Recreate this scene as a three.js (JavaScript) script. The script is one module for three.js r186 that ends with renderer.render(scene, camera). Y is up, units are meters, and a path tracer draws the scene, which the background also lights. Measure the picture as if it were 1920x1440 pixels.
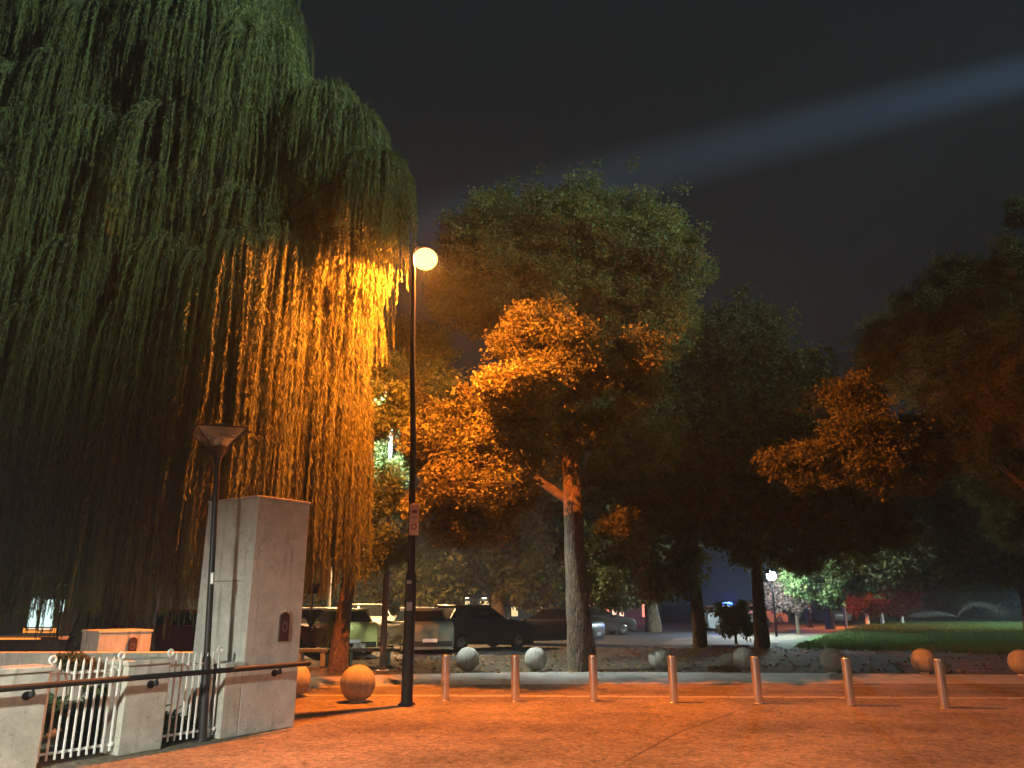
import * as THREE from 'three';
import { mergeGeometries, toCreasedNormals } from 'three/addons/utils/BufferGeometryUtils.js';
import { RoundedBoxGeometry } from 'three/addons/geometries/RoundedBoxGeometry.js';
import { MarchingCubes } from 'three/addons/objects/MarchingCubes.js';

// ---------------------------------------------------------------- camera, sky, moon, exposure
const scene = new THREE.Scene();
const camera = new THREE.PerspectiveCamera(53.07, 4 / 3, 0.1, 900);
camera.position.set(0, 1.7, 0);
camera.rotation.set(15.8 * Math.PI / 180, 0, 0);
const renderer = new THREE.WebGLRenderer({ antialias: true });
renderer.setSize(1024, 768);
renderer.toneMapping = THREE.LinearToneMapping;
renderer.toneMappingExposure = 1;
renderer.shadowMap.enabled = true;

{ // overcast city night: nearly even dark grey, a little paler towards the horizon
  const w = 256, h = 128, d = new Float32Array(w * h * 4);
  for (let j = 0; j < h; j++) for (let i = 0; i < w; i++) {
    const e = Math.max(0, Math.sin(((j + 0.5) / h - 0.5) * Math.PI)), t = Math.pow(1 - e, 2), k = (j * w + i) * 4;
    d[k] = 0.0078 + 0.0036 * t; d[k + 1] = 0.0092 + 0.0038 * t; d[k + 2] = 0.0103 + 0.0042 * t; d[k + 3] = 1;
  }
  const sky = new THREE.DataTexture(d, w, h, THREE.RGBAFormat, THREE.FloatType);
  sky.mapping = THREE.EquirectangularReflectionMapping; sky.magFilter = THREE.LinearFilter; sky.needsUpdate = true;
  scene.background = sky; scene.environment = sky;
}
const moon = new THREE.DirectionalLight(0xfff2e0, 0.012);
moon.name = 'moonlight'; moon.position.set(-30, 60, 20); moon.castShadow = true; moon.shadow.radius = 20;
Object.assign(moon.shadow.camera, { left: -60, right: 60, top: 60, bottom: -60, far: 250 });
scene.add(moon);
const SODIUM = new THREE.Color().setRGB(1, 0.215, 0.02);
const LED = new THREE.Color().setRGB(0.86, 1, 0.93);
const FLOOD = new THREE.Color().setRGB(0.64, 1, 0.88);
scene.fog = new THREE.FogExp2(new THREE.Color().setRGB(0.52, 0.78, 1), 0.001);

// ---------------------------------------------------------------- helpers
function rng(seed) { let a = seed >>> 0; return () => { a = (a + 0x6D2B79F5) | 0; let t = Math.imul(a ^ (a >>> 15), 1 | a); t = (t + Math.imul(t ^ (t >>> 7), 61 | t)) ^ t; return ((t ^ (t >>> 14)) >>> 0) / 4294967296; }; }
const V = (x, y, z) => new THREE.Vector3(x, y, z);
const lin = (r, g, b) => new THREE.Color().setRGB(r, g, b);
const gauss = (R) => { let s = 0; for (let i = 0; i < 4; i++) s += R(); return (s - 2) * 0.87; };
const taken = {};
function numbered(name) { const n = taken[name] = (taken[name] ?? -1) + 1; return n ? name + '_' + String(n).padStart(3, '0') : name; }
function thing(name, label, category, [x, y, z] = [0, 0, 0], turn = 0, group) {
  const o = new THREE.Group(); o.name = numbered(name); o.position.set(x, y, z); o.rotation.y = turn;
  o.userData = { label, category }; if (group) o.userData.group = group;
  scene.add(o); return o;
}
function part(name, geometry, material, parent, at) {
  const m = new THREE.Mesh(Array.isArray(geometry) ? mergeGeometries(geometry.map((g) => g.index ? g.toNonIndexed() : g)) : geometry, material);
  m.name = name; m.castShadow = m.receiveShadow = true; if (at) m.position.set(...at); parent.add(m); return m;
}
function structure(name, geometry, material, at) { const m = part(numbered(name), geometry, material, scene, at); m.userData.kind = 'structure'; return m; }
const box = (w, h, d, x = 0, y = 0, z = 0, r = 0.012) => new RoundedBoxGeometry(w, h, d, 2, Math.min(r, w / 2.2, h / 2.2, d / 2.2)).translate(x, y, z);
const cyl = (r0, r1, h, x = 0, y = 0, z = 0, n = 20) => new THREE.CylinderGeometry(r1, r0, h, n).translate(x, y + h / 2, z);
const lathe = (pts, n = 28) => new THREE.LatheGeometry(pts.map((p) => new THREE.Vector2(...p)), n);
function taperTube(points, radii, n = 9, steps = 18) {
  const c = new THREE.CatmullRomCurve3(points), fr = c.computeFrenetFrames(steps), P = [], U = [], I = []; let len = c.getLength();
  for (let i = 0; i <= steps; i++) {
    const t = i / steps, p = c.getPointAt(t), f = t * (radii.length - 1), k = Math.min(radii.length - 2, Math.floor(f)), r = THREE.MathUtils.lerp(radii[k], radii[k + 1], f - k);
    for (let j = 0; j <= n; j++) { const a = j / n * Math.PI * 2, w = 1 + 0.07 * Math.sin(a * 3 + i * 0.7) + 0.05 * Math.sin(a * 5 - i * 1.3);
      const q = p.clone().addScaledVector(fr.normals[i], Math.cos(a) * r * w).addScaledVector(fr.binormals[i], Math.sin(a) * r * w); P.push(q.x, q.y, q.z); U.push(j / n * 2, t * len); }
  }
  for (let i = 0; i < steps; i++) for (let j = 0; j < n; j++) { const a = i * (n + 1) + j, b = a + n + 1; I.push(a, a + 1, b, b, a + 1, b + 1); }
  const g = new THREE.BufferGeometry(); g.setAttribute('position', new THREE.Float32BufferAttribute(P, 3)); g.setAttribute('uv', new THREE.Float32BufferAttribute(U, 2)); g.setIndex(I); g.computeVertexNormals(); return g;
}
const pipe = (pts, r, n = 10) => new THREE.TubeGeometry(new THREE.CatmullRomCurve3(pts), Math.max(4, pts.length * 4), r, n, false);

// tiling noise for the textures
function noiseTile(size, seed) {
  const R = rng(seed), L = 256, g = new Float32Array(L * L).map(() => R());
  return (x, y, f) => { // f cells across the tile
    const u = x / size * f, v = y / size * f, i = Math.floor(u), j = Math.floor(v), a = u - i, b = v - j, s = a * a * (3 - 2 * a), t = b * b * (3 - 2 * b);
    const q = (m, n) => g[((n % f + f) % f % L) * L + ((m % f + f) % f % L)];
    return (q(i, j) * (1 - s) + q(i + 1, j) * s) * (1 - t) + (q(i, j + 1) * (1 - s) + q(i + 1, j + 1) * s) * t;
  };
}
function texture(size, fn, srgb = true) {
  const d = new Uint8Array(size * size * 4);
  for (let y = 0; y < size; y++) for (let x = 0; x < size; x++) { const c = fn(x, y), k = (y * size + x) * 4; for (let i = 0; i < 3; i++) d[k + i] = Math.max(0, Math.min(255, Math.round((Array.isArray(c) ? c[i] : c) * 255))); d[k + 3] = 255; }
  const t = new THREE.DataTexture(d, size, size, THREE.RGBAFormat); t.wrapS = t.wrapT = THREE.RepeatWrapping; t.magFilter = THREE.LinearFilter; t.minFilter = THREE.LinearMipmapLinearFilter; t.generateMipmaps = true;
  if (srgb) t.colorSpace = THREE.SRGBColorSpace; t.needsUpdate = true; return t;
}
const rep = (t, u, v = u) => { const c = t.clone(); c.repeat.set(u, v); c.needsUpdate = true; return c; };
const n1 = noiseTile(1024, 11), n2 = noiseTile(1024, 23), RS = rng(77);
const speck = new Float32Array(1024 * 1024).map(() => RS());
const pavingTex = texture(1024, (x, y) => { const s = speck[y * 1024 + x], b = 0.55 * n1(x, y, 5) + 0.3 * n2(x, y, 13) + 0.15 * n1(x, y, 41); const v = 0.4 + 0.24 * (b - 0.5) - (n2(x, y, 47) > 0.93 ? 0.09 : 0) + 0.12 * (s - 0.5) + 0.14 * (n2(x, y, 230) - 0.5) + 0.1 * (n1(x, y, 90) - 0.5); return [v * 1.05, v * 0.97, v * 0.84]; });
const pavingBump = texture(1024, (x, y) => 0.4 * speck[y * 1024 + x] + 0.2 * n2(x, y, 220) + 0.25 * n1(x, y, 7), false);
const concreteTex = texture(1024, (x, y) => { const s = speck[y * 1024 + ((x * 7) & 1023)], b = 0.5 * n1(x, y, 4) + 0.3 * n2(x, y, 17) + 0.2 * n1(x, y, 55), st = Math.max(0, n2(x, y * 0.12, 37) - 0.66) * 0.5; const v = 0.74 + 0.24 * (b - 0.5) + 0.08 * (s - 0.5) - st * 1.1 * n1(x, y, 3) - (n2(x, y, 90) > 0.9 ? 0.1 : 0); return [v, v * 0.99, v * 0.95]; });
const concreteBump = texture(1024, (x, y) => 0.3 * speck[y * 1024 + x] + 0.4 * n1(x, y, 50) + 0.3 * n2(x, y, 9), false);
const soilTex = texture(1024, (x, y) => { const s = speck[y * 1024 + x], b = 0.6 * n1(x, y, 9) + 0.4 * n2(x, y, 33); const v = 0.24 + 0.14 * (b - 0.5) + 0.14 * (s - 0.5); return [v * 1.1, v, v * 0.8]; });
const grassTex = texture(1024, (x, y) => { const s = speck[y * 1024 + x], b = 0.6 * n1(x, y, 7) + 0.4 * n2(x, y, 29); const v = 0.3 + 0.12 * (b - 0.5) + 0.2 * (s - 0.5); return [v * 0.82, v * 1.25, v * 0.6]; });
const asphaltTex = texture(1024, (x, y) => { const s = speck[y * 1024 + x], b = 0.6 * n1(x, y, 6) + 0.4 * n2(x, y, 21); const v = 0.27 + 0.08 * (b - 0.5) + 0.12 * (s - 0.5); return [v, v, v * 1.02]; });
const barkTex = texture(512, (x, y) => { const b = 0.6 * n1(x * 2, y * 0.5, 40) + 0.4 * n2(x * 2, y * 2, 30); const v = 0.4 + 0.36 * (b - 0.5); return [v * 1.08, v * 0.95, v * 0.82]; });
const barkBump = texture(512, (x, y) => 0.7 * n1(x * 2, y * 0.5, 40) + 0.3 * n2(x * 2, y * 2, 50), false);

const std = (color, roughness = 0.8, more = {}) => new THREE.MeshStandardMaterial({ color, roughness, ...more });
const phys = (o) => new THREE.MeshPhysicalMaterial(o);
const M = {
  paving: phys({ color: 0xffffff, roughness: 0.96, specularIntensity: 0.3, map: rep(pavingTex, 1), bumpMap: rep(pavingBump, 1), bumpScale: 0.006 }),
  concrete: std(0xffffff, 0.88, { map: rep(concreteTex, 0.4), bumpMap: rep(concreteBump, 0.4), bumpScale: 0.004 }),
  plaster: std(lin(0.9, 0.9, 0.86), 0.9, { map: rep(concreteTex, 0.6), bumpMap: rep(concreteBump, 0.6), bumpScale: 0.003 }),
  stone: std(lin(0.62, 0.61, 0.58), 0.85, { map: rep(concreteTex, 2, 1), bumpMap: rep(concreteBump, 2, 1), bumpScale: 0.004 }),
  soil: std(0xffffff, 0.95, { map: soilTex, bumpMap: pavingBump, bumpScale: 0.03 }),
  grass: std(0xffffff, 0.95, { map: grassTex }),
  asphalt: std(0xffffff, 0.85, { map: asphaltTex, bumpMap: pavingBump, bumpScale: 0.006 }),
  bark: std(lin(0.62, 0.58, 0.52), 0.92, { map: barkTex, bumpMap: barkBump, bumpScale: 0.03 }),
  limewash: std(lin(0.75, 0.74, 0.7), 0.9, { bumpMap: barkBump, bumpScale: 0.01 }),
  blackSteel: std(lin(0.006, 0.006, 0.006), 0.7),
  darkSteel: std(lin(0.035, 0.033, 0.033), 0.45, { metalness: 0.3 }),
  greyPaint: std(lin(0.3, 0.3, 0.29), 0.5),
  galvanised: std(lin(0.45, 0.45, 0.44), 0.45, { metalness: 0.6 }),
  steel: std(lin(0.78, 0.76, 0.74), 0.22, { metalness: 0.92, bumpMap: rep(pavingBump, 3, 0.03), bumpScale: 0.0006 }),
  whitePaint: std(lin(0.74, 0.76, 0.72), 0.5),
  rubber: std(lin(0.012, 0.012, 0.012), 0.8),
  carGlass: phys({ color: lin(0.012, 0.014, 0.015), roughness: 0.08, clearcoat: 1 }),
  sealant: std(lin(0.035, 0.03, 0.028), 0.9),
  tail: std(lin(0.35, 0.015, 0.012), 0.25), chrome: std(lin(0.7, 0.7, 0.7), 0.2, { metalness: 1 }),
  headlight: phys({ color: lin(0.6, 0.62, 0.64), roughness: 0.12, clearcoat: 1 }),
  plate: std(lin(0.78, 0.79, 0.77), 0.5),
  wall: std(lin(0.2, 0.18, 0.16), 0.9), brownWall: std(lin(0.34, 0.2, 0.16), 0.9, { map: rep(concreteTex, 0.5) }), roof: std(lin(0.06, 0.05, 0.05), 0.9),
};
const glow = (r, g, b, k) => new THREE.MeshStandardMaterial({ color: 0x000000, emissive: lin(r, g, b), emissiveIntensity: k, roughness: 0.4 });
const leafMat = (r = 1, g = 1, b = 1) => phys({ color: lin(r, g, b), roughness: 1, transmission: 0.3, thickness: 0, side: THREE.DoubleSide, specularIntensity: 0.5 });

// ---------------------------------------------------------------- ground (y = 0 is the plaza)
function sheet(pts, y, scale) { // pts [x, depth]; flat polygon with uv in metres
  const s = new THREE.Shape(pts.map(([x, d]) => new THREE.Vector2(x, d))), g = new THREE.ShapeGeometry(s, 12);
  const p = g.attributes.position, uv = []; for (let i = 0; i < p.count; i++) { uv.push(p.getX(i) / scale, p.getY(i) / scale); }
  g.setAttribute('uv', new THREE.Float32BufferAttribute(uv, 2)); return g.rotateX(-Math.PI / 2).translate(0, y, 0);
}
structure('ground', sheet([[-400, -200], [400, -200], [400, 420], [-400, 420]], -0.02, 4), M.soil);
const plaza = structure('plaza', sheet([[-60, -40], [60, -40], [60, 15.1], [12, 15.0], [4, 15.25], [-1, 15.45], [-4, 15.5], [-60, 15.5]], 0, 5.3), M.paving);
structure('pavement', sheet([[-60, 15.5], [-4, 15.5], [-1, 15.45], [4, 15.25], [12, 15.0], [60, 15.1], [60, 17.6], [6, 17.75], [1.8, 17.66], [-0.7, 17.55], [-4.4, 16.85], [-8, 15.9], [-60, 15.6]], -0.004, 3.1), M.paving);
const joint = (a, b, w) => { const dx = b[0] - a[0], dz = -(b[1] - a[1]), l = Math.hypot(dx, dz); const g = new THREE.PlaneGeometry(l, w).rotateX(-Math.PI / 2).rotateY(-Math.atan2(dz, dx)).translate((a[0] + b[0]) / 2, 0.004, -(a[1] + b[1]) / 2); return part('joint', g, M.sealant, plaza); };
joint([2.2, 11.2], [4.35, 14.45], 0.014); joint([-5, 10.75], [1.3, 10.6], 0.012); joint([4.35, 14.6], [30, 12.1], 0.014); joint([-1.8, 15.1], [4.3, 14.7], 0.012); joint([1.2, 9.2], [2.2, 11.2], 0.013);
{ // pale kerb stones between plaza and pavement, and along the park edge
  const km = std(lin(0.62, 0.58, 0.55), 0.88, { map: concreteTex, bumpMap: concreteBump, bumpScale: 0.004 }), kerb = structure('kerb', box(0.01, 0.01, 0.01, 0, -0.03, 0), km);
  const g = box(0.98, 0.16, 0.16, 0, -0.068, 0, 0.012);
  for (let i = -12; i < 26; i++) { const x = i + 0.5, d = x < -1 ? 15.47 : x < 4 ? 15.43 - (x + 1) * 0.04 : x < 12 ? 15.23 - (x - 4) * 0.031 : 14.98; part('kerb_stone', g, km, kerb, [x, 0, -d]).rotation.y = x < -1 ? 0 : 0.036; }
}
structure('path', sheet([[-60, 15.6], [-8, 15.9], [-4.4, 16.85], [-0.7, 17.55], [1.8, 17.66], [6, 17.75], [60, 17.6], [60, 19.6], [13, 19.8], [4, 20.6], [1, 20.7], [-2.4, 20.1], [-5, 19.2], [-9, 18.2], [-60, 18]], -0.008, 3.7), std(lin(0.62, 0.61, 0.62), 0.85, { map: concreteTex, bumpMap: pavingBump, bumpScale: 0.006 }));
structure('road', sheet([[-90, 24.5], [-2, 25.5], [7, 34], [16, 36], [16.5, 48], [24, 58], [24, 70], [5, 62], [-90, 62]], -0.012, 3), M.asphalt);
structure('footpath', sheet([[6, 33.2], [10.2, 33.4], [14.2, 39.5], [20, 48.5], [30, 55], [28, 60], [18, 54], [12.6, 45], [8, 39.5]], -0.008, 3), std(lin(0.95, 0.93, 0.9), 0.9, { map: pavingTex }));
const lawn = structure('lawn', sheet([[10.2, 30.6], [17, 27.6], [40, 24], [200, 24], [220, 200], [60, 200], [32, 66], [23, 55.5], [14.5, 39.5], [11, 33.8]], -0.006, 3), M.grass);
{ // blades that break the lawn's surface
  const R = rng(5), P = []; for (let i = 0; i < 9; i++) { const a = R() * 6.28, r = R() * 0.1, h = 0.06 + R() * 0.07, x = Math.cos(a) * r, z = Math.sin(a) * r, t = R() * 3.14, dx = Math.cos(t) * 0.008, dz = Math.sin(t) * 0.008; P.push(x - dx, 0, z - dz, x + dx, 0, z + dz, x + (R() - 0.5) * 0.08, h, z + (R() - 0.5) * 0.08); }
  const g = new THREE.BufferGeometry(); g.setAttribute('position', new THREE.Float32BufferAttribute(P, 3)); g.computeVertexNormals();
  const N = 16000, im = new THREE.InstancedMesh(g, leafMat(0.9, 0.9, 0.9), N), m = new THREE.Matrix4(), c = new THREE.Color();
  for (let i = 0; i < N; i++) { const d = 27 + Math.pow(R(), 1.6) * 40, lo = d < 30.6 ? 17 - (d - 27.6) * 2.2 : 11 + (d - 32) * 0.53, x = Math.max(10.4, lo + 0.3) + R() * (d * 0.45); m.makeRotationY(R() * 6.28).setPosition(x, -0.006, -d); const s = 0.9 + R() * 0.9; m.scale(V(s, s, s)); im.setMatrixAt(i, m); im.setColorAt(i, c.setRGB(0.05 + R() * 0.04, 0.1 + R() * 0.06, 0.02 + R() * 0.02)); }
  im.name = 'grass'; im.userData = { kind: 'stuff', label: 'short green grass blades growing over the park lawn', category: 'grass' }; im.castShadow = im.receiveShadow = true; scene.add(im);
}
{ // leaf litter lying under the trees
  const R = rng(6), g = new THREE.CircleGeometry(0.05, 5).rotateX(-Math.PI / 2), N = 3000, im = new THREE.InstancedMesh(g, leafMat(1, 1, 1), N), m = new THREE.Matrix4(), c = new THREE.Color(), e = new THREE.Euler();
  for (let i = 0; i < N; i++) { const d = 20.3 + Math.pow(R(), 1.3) * 11, x = -8 + R() * 26; e.set((R() - 0.5) * 0.8, R() * 6.28, (R() - 0.5) * 0.8); m.makeRotationFromEuler(e).setPosition(x, 0.012, -d); const s = 0.6 + R(); m.scale(V(s, 1, s * 0.7)); im.setMatrixAt(i, m); im.setColorAt(i, c.setRGB(0.12 + R() * 0.14, 0.09 + R() * 0.07, 0.03 + R() * 0.03)); }
  im.name = 'leaves'; im.userData = { kind: 'stuff', label: 'dry fallen leaves scattered over path and soil under the trees', category: 'leaves' }; im.castShadow = im.receiveShadow = true; scene.add(im);
}

// ---------------------------------------------------------------- stairwell parapet: pillar, piers, fence, handrail
const UX = Math.sin(34 * Math.PI / 180), UZ = Math.cos(34 * Math.PI / 180), C0 = [-3.6, 10.95];
const along = (s, off = 0) => [C0[0] + s * UX + off * UZ, -(C0[1] + s * UZ - off * UX)]; // off > 0: towards the plaza
const railTurn = Math.PI / 2 - 34 * Math.PI / 180; // local +x runs along the fence, local +z towards the plaza
const uvBox = (w, h, d, x, y, z, r) => { let g = box(w, h, d, x, y, z, r); if (g.index) g = g.toNonIndexed(); const p = g.attributes.position, n = g.attributes.normal, uv = []; for (let i = 0; i < p.count; i++) { const ax = Math.abs(n.getX(i)), ay = Math.abs(n.getY(i)), az = Math.abs(n.getZ(i)); ax >= ay && ax >= az ? uv.push(p.getZ(i), p.getY(i)) : az >= ay ? uv.push(p.getX(i) + 3.3, p.getY(i)) : uv.push(p.getX(i), p.getZ(i)); } g.setAttribute('uv', new THREE.Float32BufferAttribute(uv, 2)); return g; };
function emblem(parent, x, y, z, w, h) { // dark oblong enamel badge with a raised rim and a paler oval
  const s = new THREE.Shape(); s.absellipse(0, h * 0.5 - w * 0.5, w / 2, w * 0.5, 0, Math.PI); s.lineTo(-w / 2, -h / 2); s.lineTo(w / 2, -h / 2); s.closePath();
  const e = part('emblem', new THREE.ExtrudeGeometry(s, { depth: 0.02, bevelSize: 0.008, bevelThickness: 0.006, bevelSegments: 2 }), std(lin(0.05, 0.02, 0.016), 0.45), parent, [x, y, z]);
  const o = new THREE.Shape(); o.absellipse(0, 0, w * 0.3, h * 0.2, 0, Math.PI * 2); const hole = new THREE.Path(); hole.absellipse(0, 0, w * 0.17, h * 0.12, 0, Math.PI * 2); o.holes.push(hole);
  part('oval', new THREE.ExtrudeGeometry(o, { depth: 0.006, bevelEnabled: false }), std(lin(0.16, 0.1, 0.085), 0.5), e, [0, 0, 0.0275]);
  part('crown', [-1, 0, 1].map((k) => new THREE.SphereGeometry(w * 0.13, 10, 8).translate(k * w * 0.36, h * 0.52 + (k ? 0 : w * 0.08), 0.012)), std(lin(0.72, 0.5, 0.4), 0.35), e);
  return e;
}
{
  const [x, z] = along(0.475, -0.575), p = thing('concrete_pillar', 'tall pale concrete pillar with dark emblem at the end of the fence', 'pillar', [x, 0, z], railTurn);
  part('shaft', uvBox(0.95, 3.12, 1.15, 0, 1.56, 0, 0.015), M.concrete, p);
  part('coping', uvBox(0.975, 0.035, 1.175, 0, 3.137, 0, 0.01), M.concrete, p);
  part('formwork_seam', box(0.006, 0.012, 0.62, -0.476, 1.98, 0.05, 0.002), std(lin(0.16, 0.15, 0.13), 0.9), p);
  emblem(p, 0.15, 1.36, 0.577, 0.155, 0.38);
}
function pier(s0, s1, h, label) {
  const [x, z] = along((s0 + s1) / 2, -0.2), p = thing('concrete_pier', label, 'pier', [x, 0, z], railTurn, 'low concrete piers of the fence');
  part('shaft', uvBox(s1 - s0, h, 0.4, 0, h / 2, 0, 0.012), M.plaster, p);
  part('cap', uvBox(s1 - s0 + 0.05, 0.06, 0.45, 0, h + 0.0305, 0, 0.012), M.plaster, p);
}
pier(-0.27, -0.004, 0.86, 'low narrow concrete pier built against the tall pillar');
pier(-1.62, -1.08, 0.97, 'low concrete pier between the two white fence panels');
pier(-3.2, -2.5, 0.97, 'wide low concrete pier at the fence end away from the pillar');
function fencePanel(s0, s1, n, label) {
  const [x, z] = along((s0 + s1) / 2, -0.12), L = s1 - s0 - 0.01, f = thing('picket_fence', label, 'fence', [x, 0, z], railTurn, 'white metal fence panels');
  for (const [y] of [[0.12], [0.93]]) part('rail', box(L, 0.03, 0.02, 0, y, 0, 0.006), M.whitePaint, f);
  const bar = box(0.024, 0.99, 0.018, 0, 0.545, 0.02, 0.005), tip = new THREE.SphereGeometry(0.03, 10, 8);
  for (let i = 0; i < n; i++) { const px = -L / 2 + L * (i + 0.5) / n; const b = part('picket', bar, M.whitePaint, f, [px, 0, 0]); if (i === 0 || i === n - 1) part('finial', new THREE.TorusGeometry(0.035, 0.014, 8, 16), M.whitePaint, b, [0, 1.085, 0.02]); else part('finial', new THREE.ConeGeometry(0.014, 0.05, 6), M.whitePaint, b, [0, 1.066, 0.02]); }
  for (const e of [-1, 1]) part('fixing', tip, M.whitePaint, f, [e * (L / 2 - 0.03), 0.12, 0.02]);
}
fencePanel(-1.08, -0.27, 9, 'white picket fence panel between pier and tall pillar');
fencePanel(-2.5, -1.62, 10, 'white picket fence panel between the two low piers');
{
  const [x, z] = along(0, 0), h = thing('handrail', 'dark metal handrail running along piers and tall pillar', 'handrail', [x, 0, z], railTurn);
  part('bar', new THREE.CapsuleGeometry(0.032, 4.4, 6, 14).rotateZ(Math.PI / 2).translate(-1.17, 0.845, 0.13), M.blackSteel, h);
  for (const s of [-2.72, -1.32, 0.52]) part('bracket', [pipe([V(s, 0.835, 0.13), V(s, 0.775, 0.12), V(s, 0.745, 0.06), V(s, 0.745, 0.004)], 0.014), cyl(0.045, 0.045, 0.02).rotateX(Math.PI / 2).translate(s, 0.745, 0), new THREE.SphereGeometry(0.034, 12, 8).translate(s, 0.765, 0.115)], M.blackSteel, h);
}
// low parapet wall on the far side of the stairwell, with plants
{
  const p = thing('parapet_wall', 'long low pale parapet wall behind the white fence', 'wall', [-7.15, 0, -12.75], 0);
  for (let i = 0; i < 5; i++) part('panel', uvBox(1.492, 0.94, 0.26, -3.0 + i * 1.5, 0.47, 0, 0.012), M.plaster, p);
}
{
  const p = thing('stone_block', 'low square stone block with emblem and orange lit side behind the parapet', 'stone block', [-6.72, 0, -13.75], -0.785);
  part('shaft', uvBox(0.84, 1.2, 0.84, 0, 0.6, 0, 0.015), M.plaster, p);
  part('coping', uvBox(0.87, 0.04, 0.87, 0, 1.221, 0, 0.012), M.plaster, p);
  const e = new THREE.Group(); e.name = 'badge_mount'; e.position.set(0.422, 0.98, -0.12); e.rotation.y = Math.PI / 2; p.add(e); emblem(e, 0, 0, 0, 0.12, 0.28);
}
{
  const p = thing('brick_parapet', 'low reddish brown wall running behind the pale parapet', 'wall', [-11.9, 0, -18.2], 0);
  part('body', uvBox(6.4, 0.82, 0.3, 0, 0.41, 0, 0.01), M.brownWall, p); part('coping', uvBox(6.44, 0.05, 0.36, 0, 0.846, 0, 0.01), M.brownWall, p);
}

// ---------------------------------------------------------------- foliage
function leafClump(seed, n, R0, len, wid) { // n folded leaves in a ball
  const R = rng(seed), P = [], N = [], v = V(), a = V(), b = V(), nn = V();
  for (let i = 0; i < n; i++) {
    v.set(gauss(R), gauss(R) * 0.8, gauss(R)).multiplyScalar(R0);
    a.set(gauss(R), gauss(R) * 0.5 - 0.25, gauss(R)).normalize(); nn.set(gauss(R), 0.9 + gauss(R), gauss(R)).normalize(); b.crossVectors(a, nn).normalize(); nn.crossVectors(b, a);
    const l = len * (0.7 + R() * 0.6), w = wid * (0.7 + R() * 0.6) * 0.5;
    const p0 = v.clone(), p1 = v.clone().addScaledVector(a, l * 0.45).addScaledVector(b, w).addScaledVector(nn, w * 0.35), p2 = v.clone().addScaledVector(a, l).addScaledVector(nn, -l * 0.12), p3 = v.clone().addScaledVector(a, l * 0.45).addScaledVector(b, -w).addScaledVector(nn, w * 0.35);
    for (const t of [[p0, p1, p2], [p0, p2, p3]]) for (const q of t) { P.push(q.x, q.y, q.z); N.push(nn.x, nn.y, nn.z); }
  }
  const g = new THREE.BufferGeometry(); g.setAttribute('position', new THREE.Float32BufferAttribute(P, 3)); g.setAttribute('normal', new THREE.Float32BufferAttribute(N, 3)); g.computeVertexNormals(); return g;
}
const clumpNear = leafClump(1, 34, 0.21, 0.1, 0.062), clumpMid = leafClump(2, 26, 0.3, 0.18, 0.11), clumpFar = leafClump(3, 26, 0.42, 0.28, 0.18), clumpSmall = leafClump(4, 16, 0.16, 0.17, 0.1);
const leafPhys = leafMat(1, 1, 1);
function crown(parent, lobes, geo, per, tint, seed, sub = 0.42) {
  const R = rng(seed), out = [], o = parent.position;
  for (const [x, y, z, r] of lobes) {
    const tufts = Math.max(4, Math.round(9 * r * r + 6 * r)), n = Math.max(10, Math.round(per * (r * r + 0.25 * r) / tufts));
    for (let t = 0; t < tufts; t++) {
      const u = R() * 2 - 1, f = R() * 6.283, q = Math.sqrt(1 - u * u), rad = r * (0.5 + 0.5 * Math.pow(R(), 0.6)), k = r * sub * (0.6 + R() * 0.8);
      const cx = x + q * Math.cos(f) * rad, cy = y + u * rad * 0.92, cz = z + q * Math.sin(f) * rad, shade = 0.8 + R() * 0.4;
      for (let i = 0; i < n; i++) out.push([cx + gauss(R) * k, cy + gauss(R) * k * 0.75, cz + gauss(R) * k, shade * (0.75 + R() * 0.5), R()]);
    }
  }
  const im = new THREE.InstancedMesh(geo, leafPhys, out.length), m = new THREE.Matrix4(), e = new THREE.Euler(), c = new THREE.Color();
  out.forEach(([x, y, z, s, h], i) => { e.set((R() - 0.5) * 1.2, R() * 6.283, (R() - 0.5) * 1.2); m.makeRotationFromEuler(e).setPosition(x - o.x, y - o.y, z - o.z); const k = 0.7 + R() * 0.6; m.scale(V(k, k, k)); im.setMatrixAt(i, m); im.setColorAt(i, c.setRGB(tint[0] * s * (0.9 + h * 0.35), tint[1] * s, tint[2] * s)); });
  im.name = 'crown'; im.userData.kind = 'stuff'; im.castShadow = im.receiveShadow = true; parent.add(im); return out.length;
}
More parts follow.
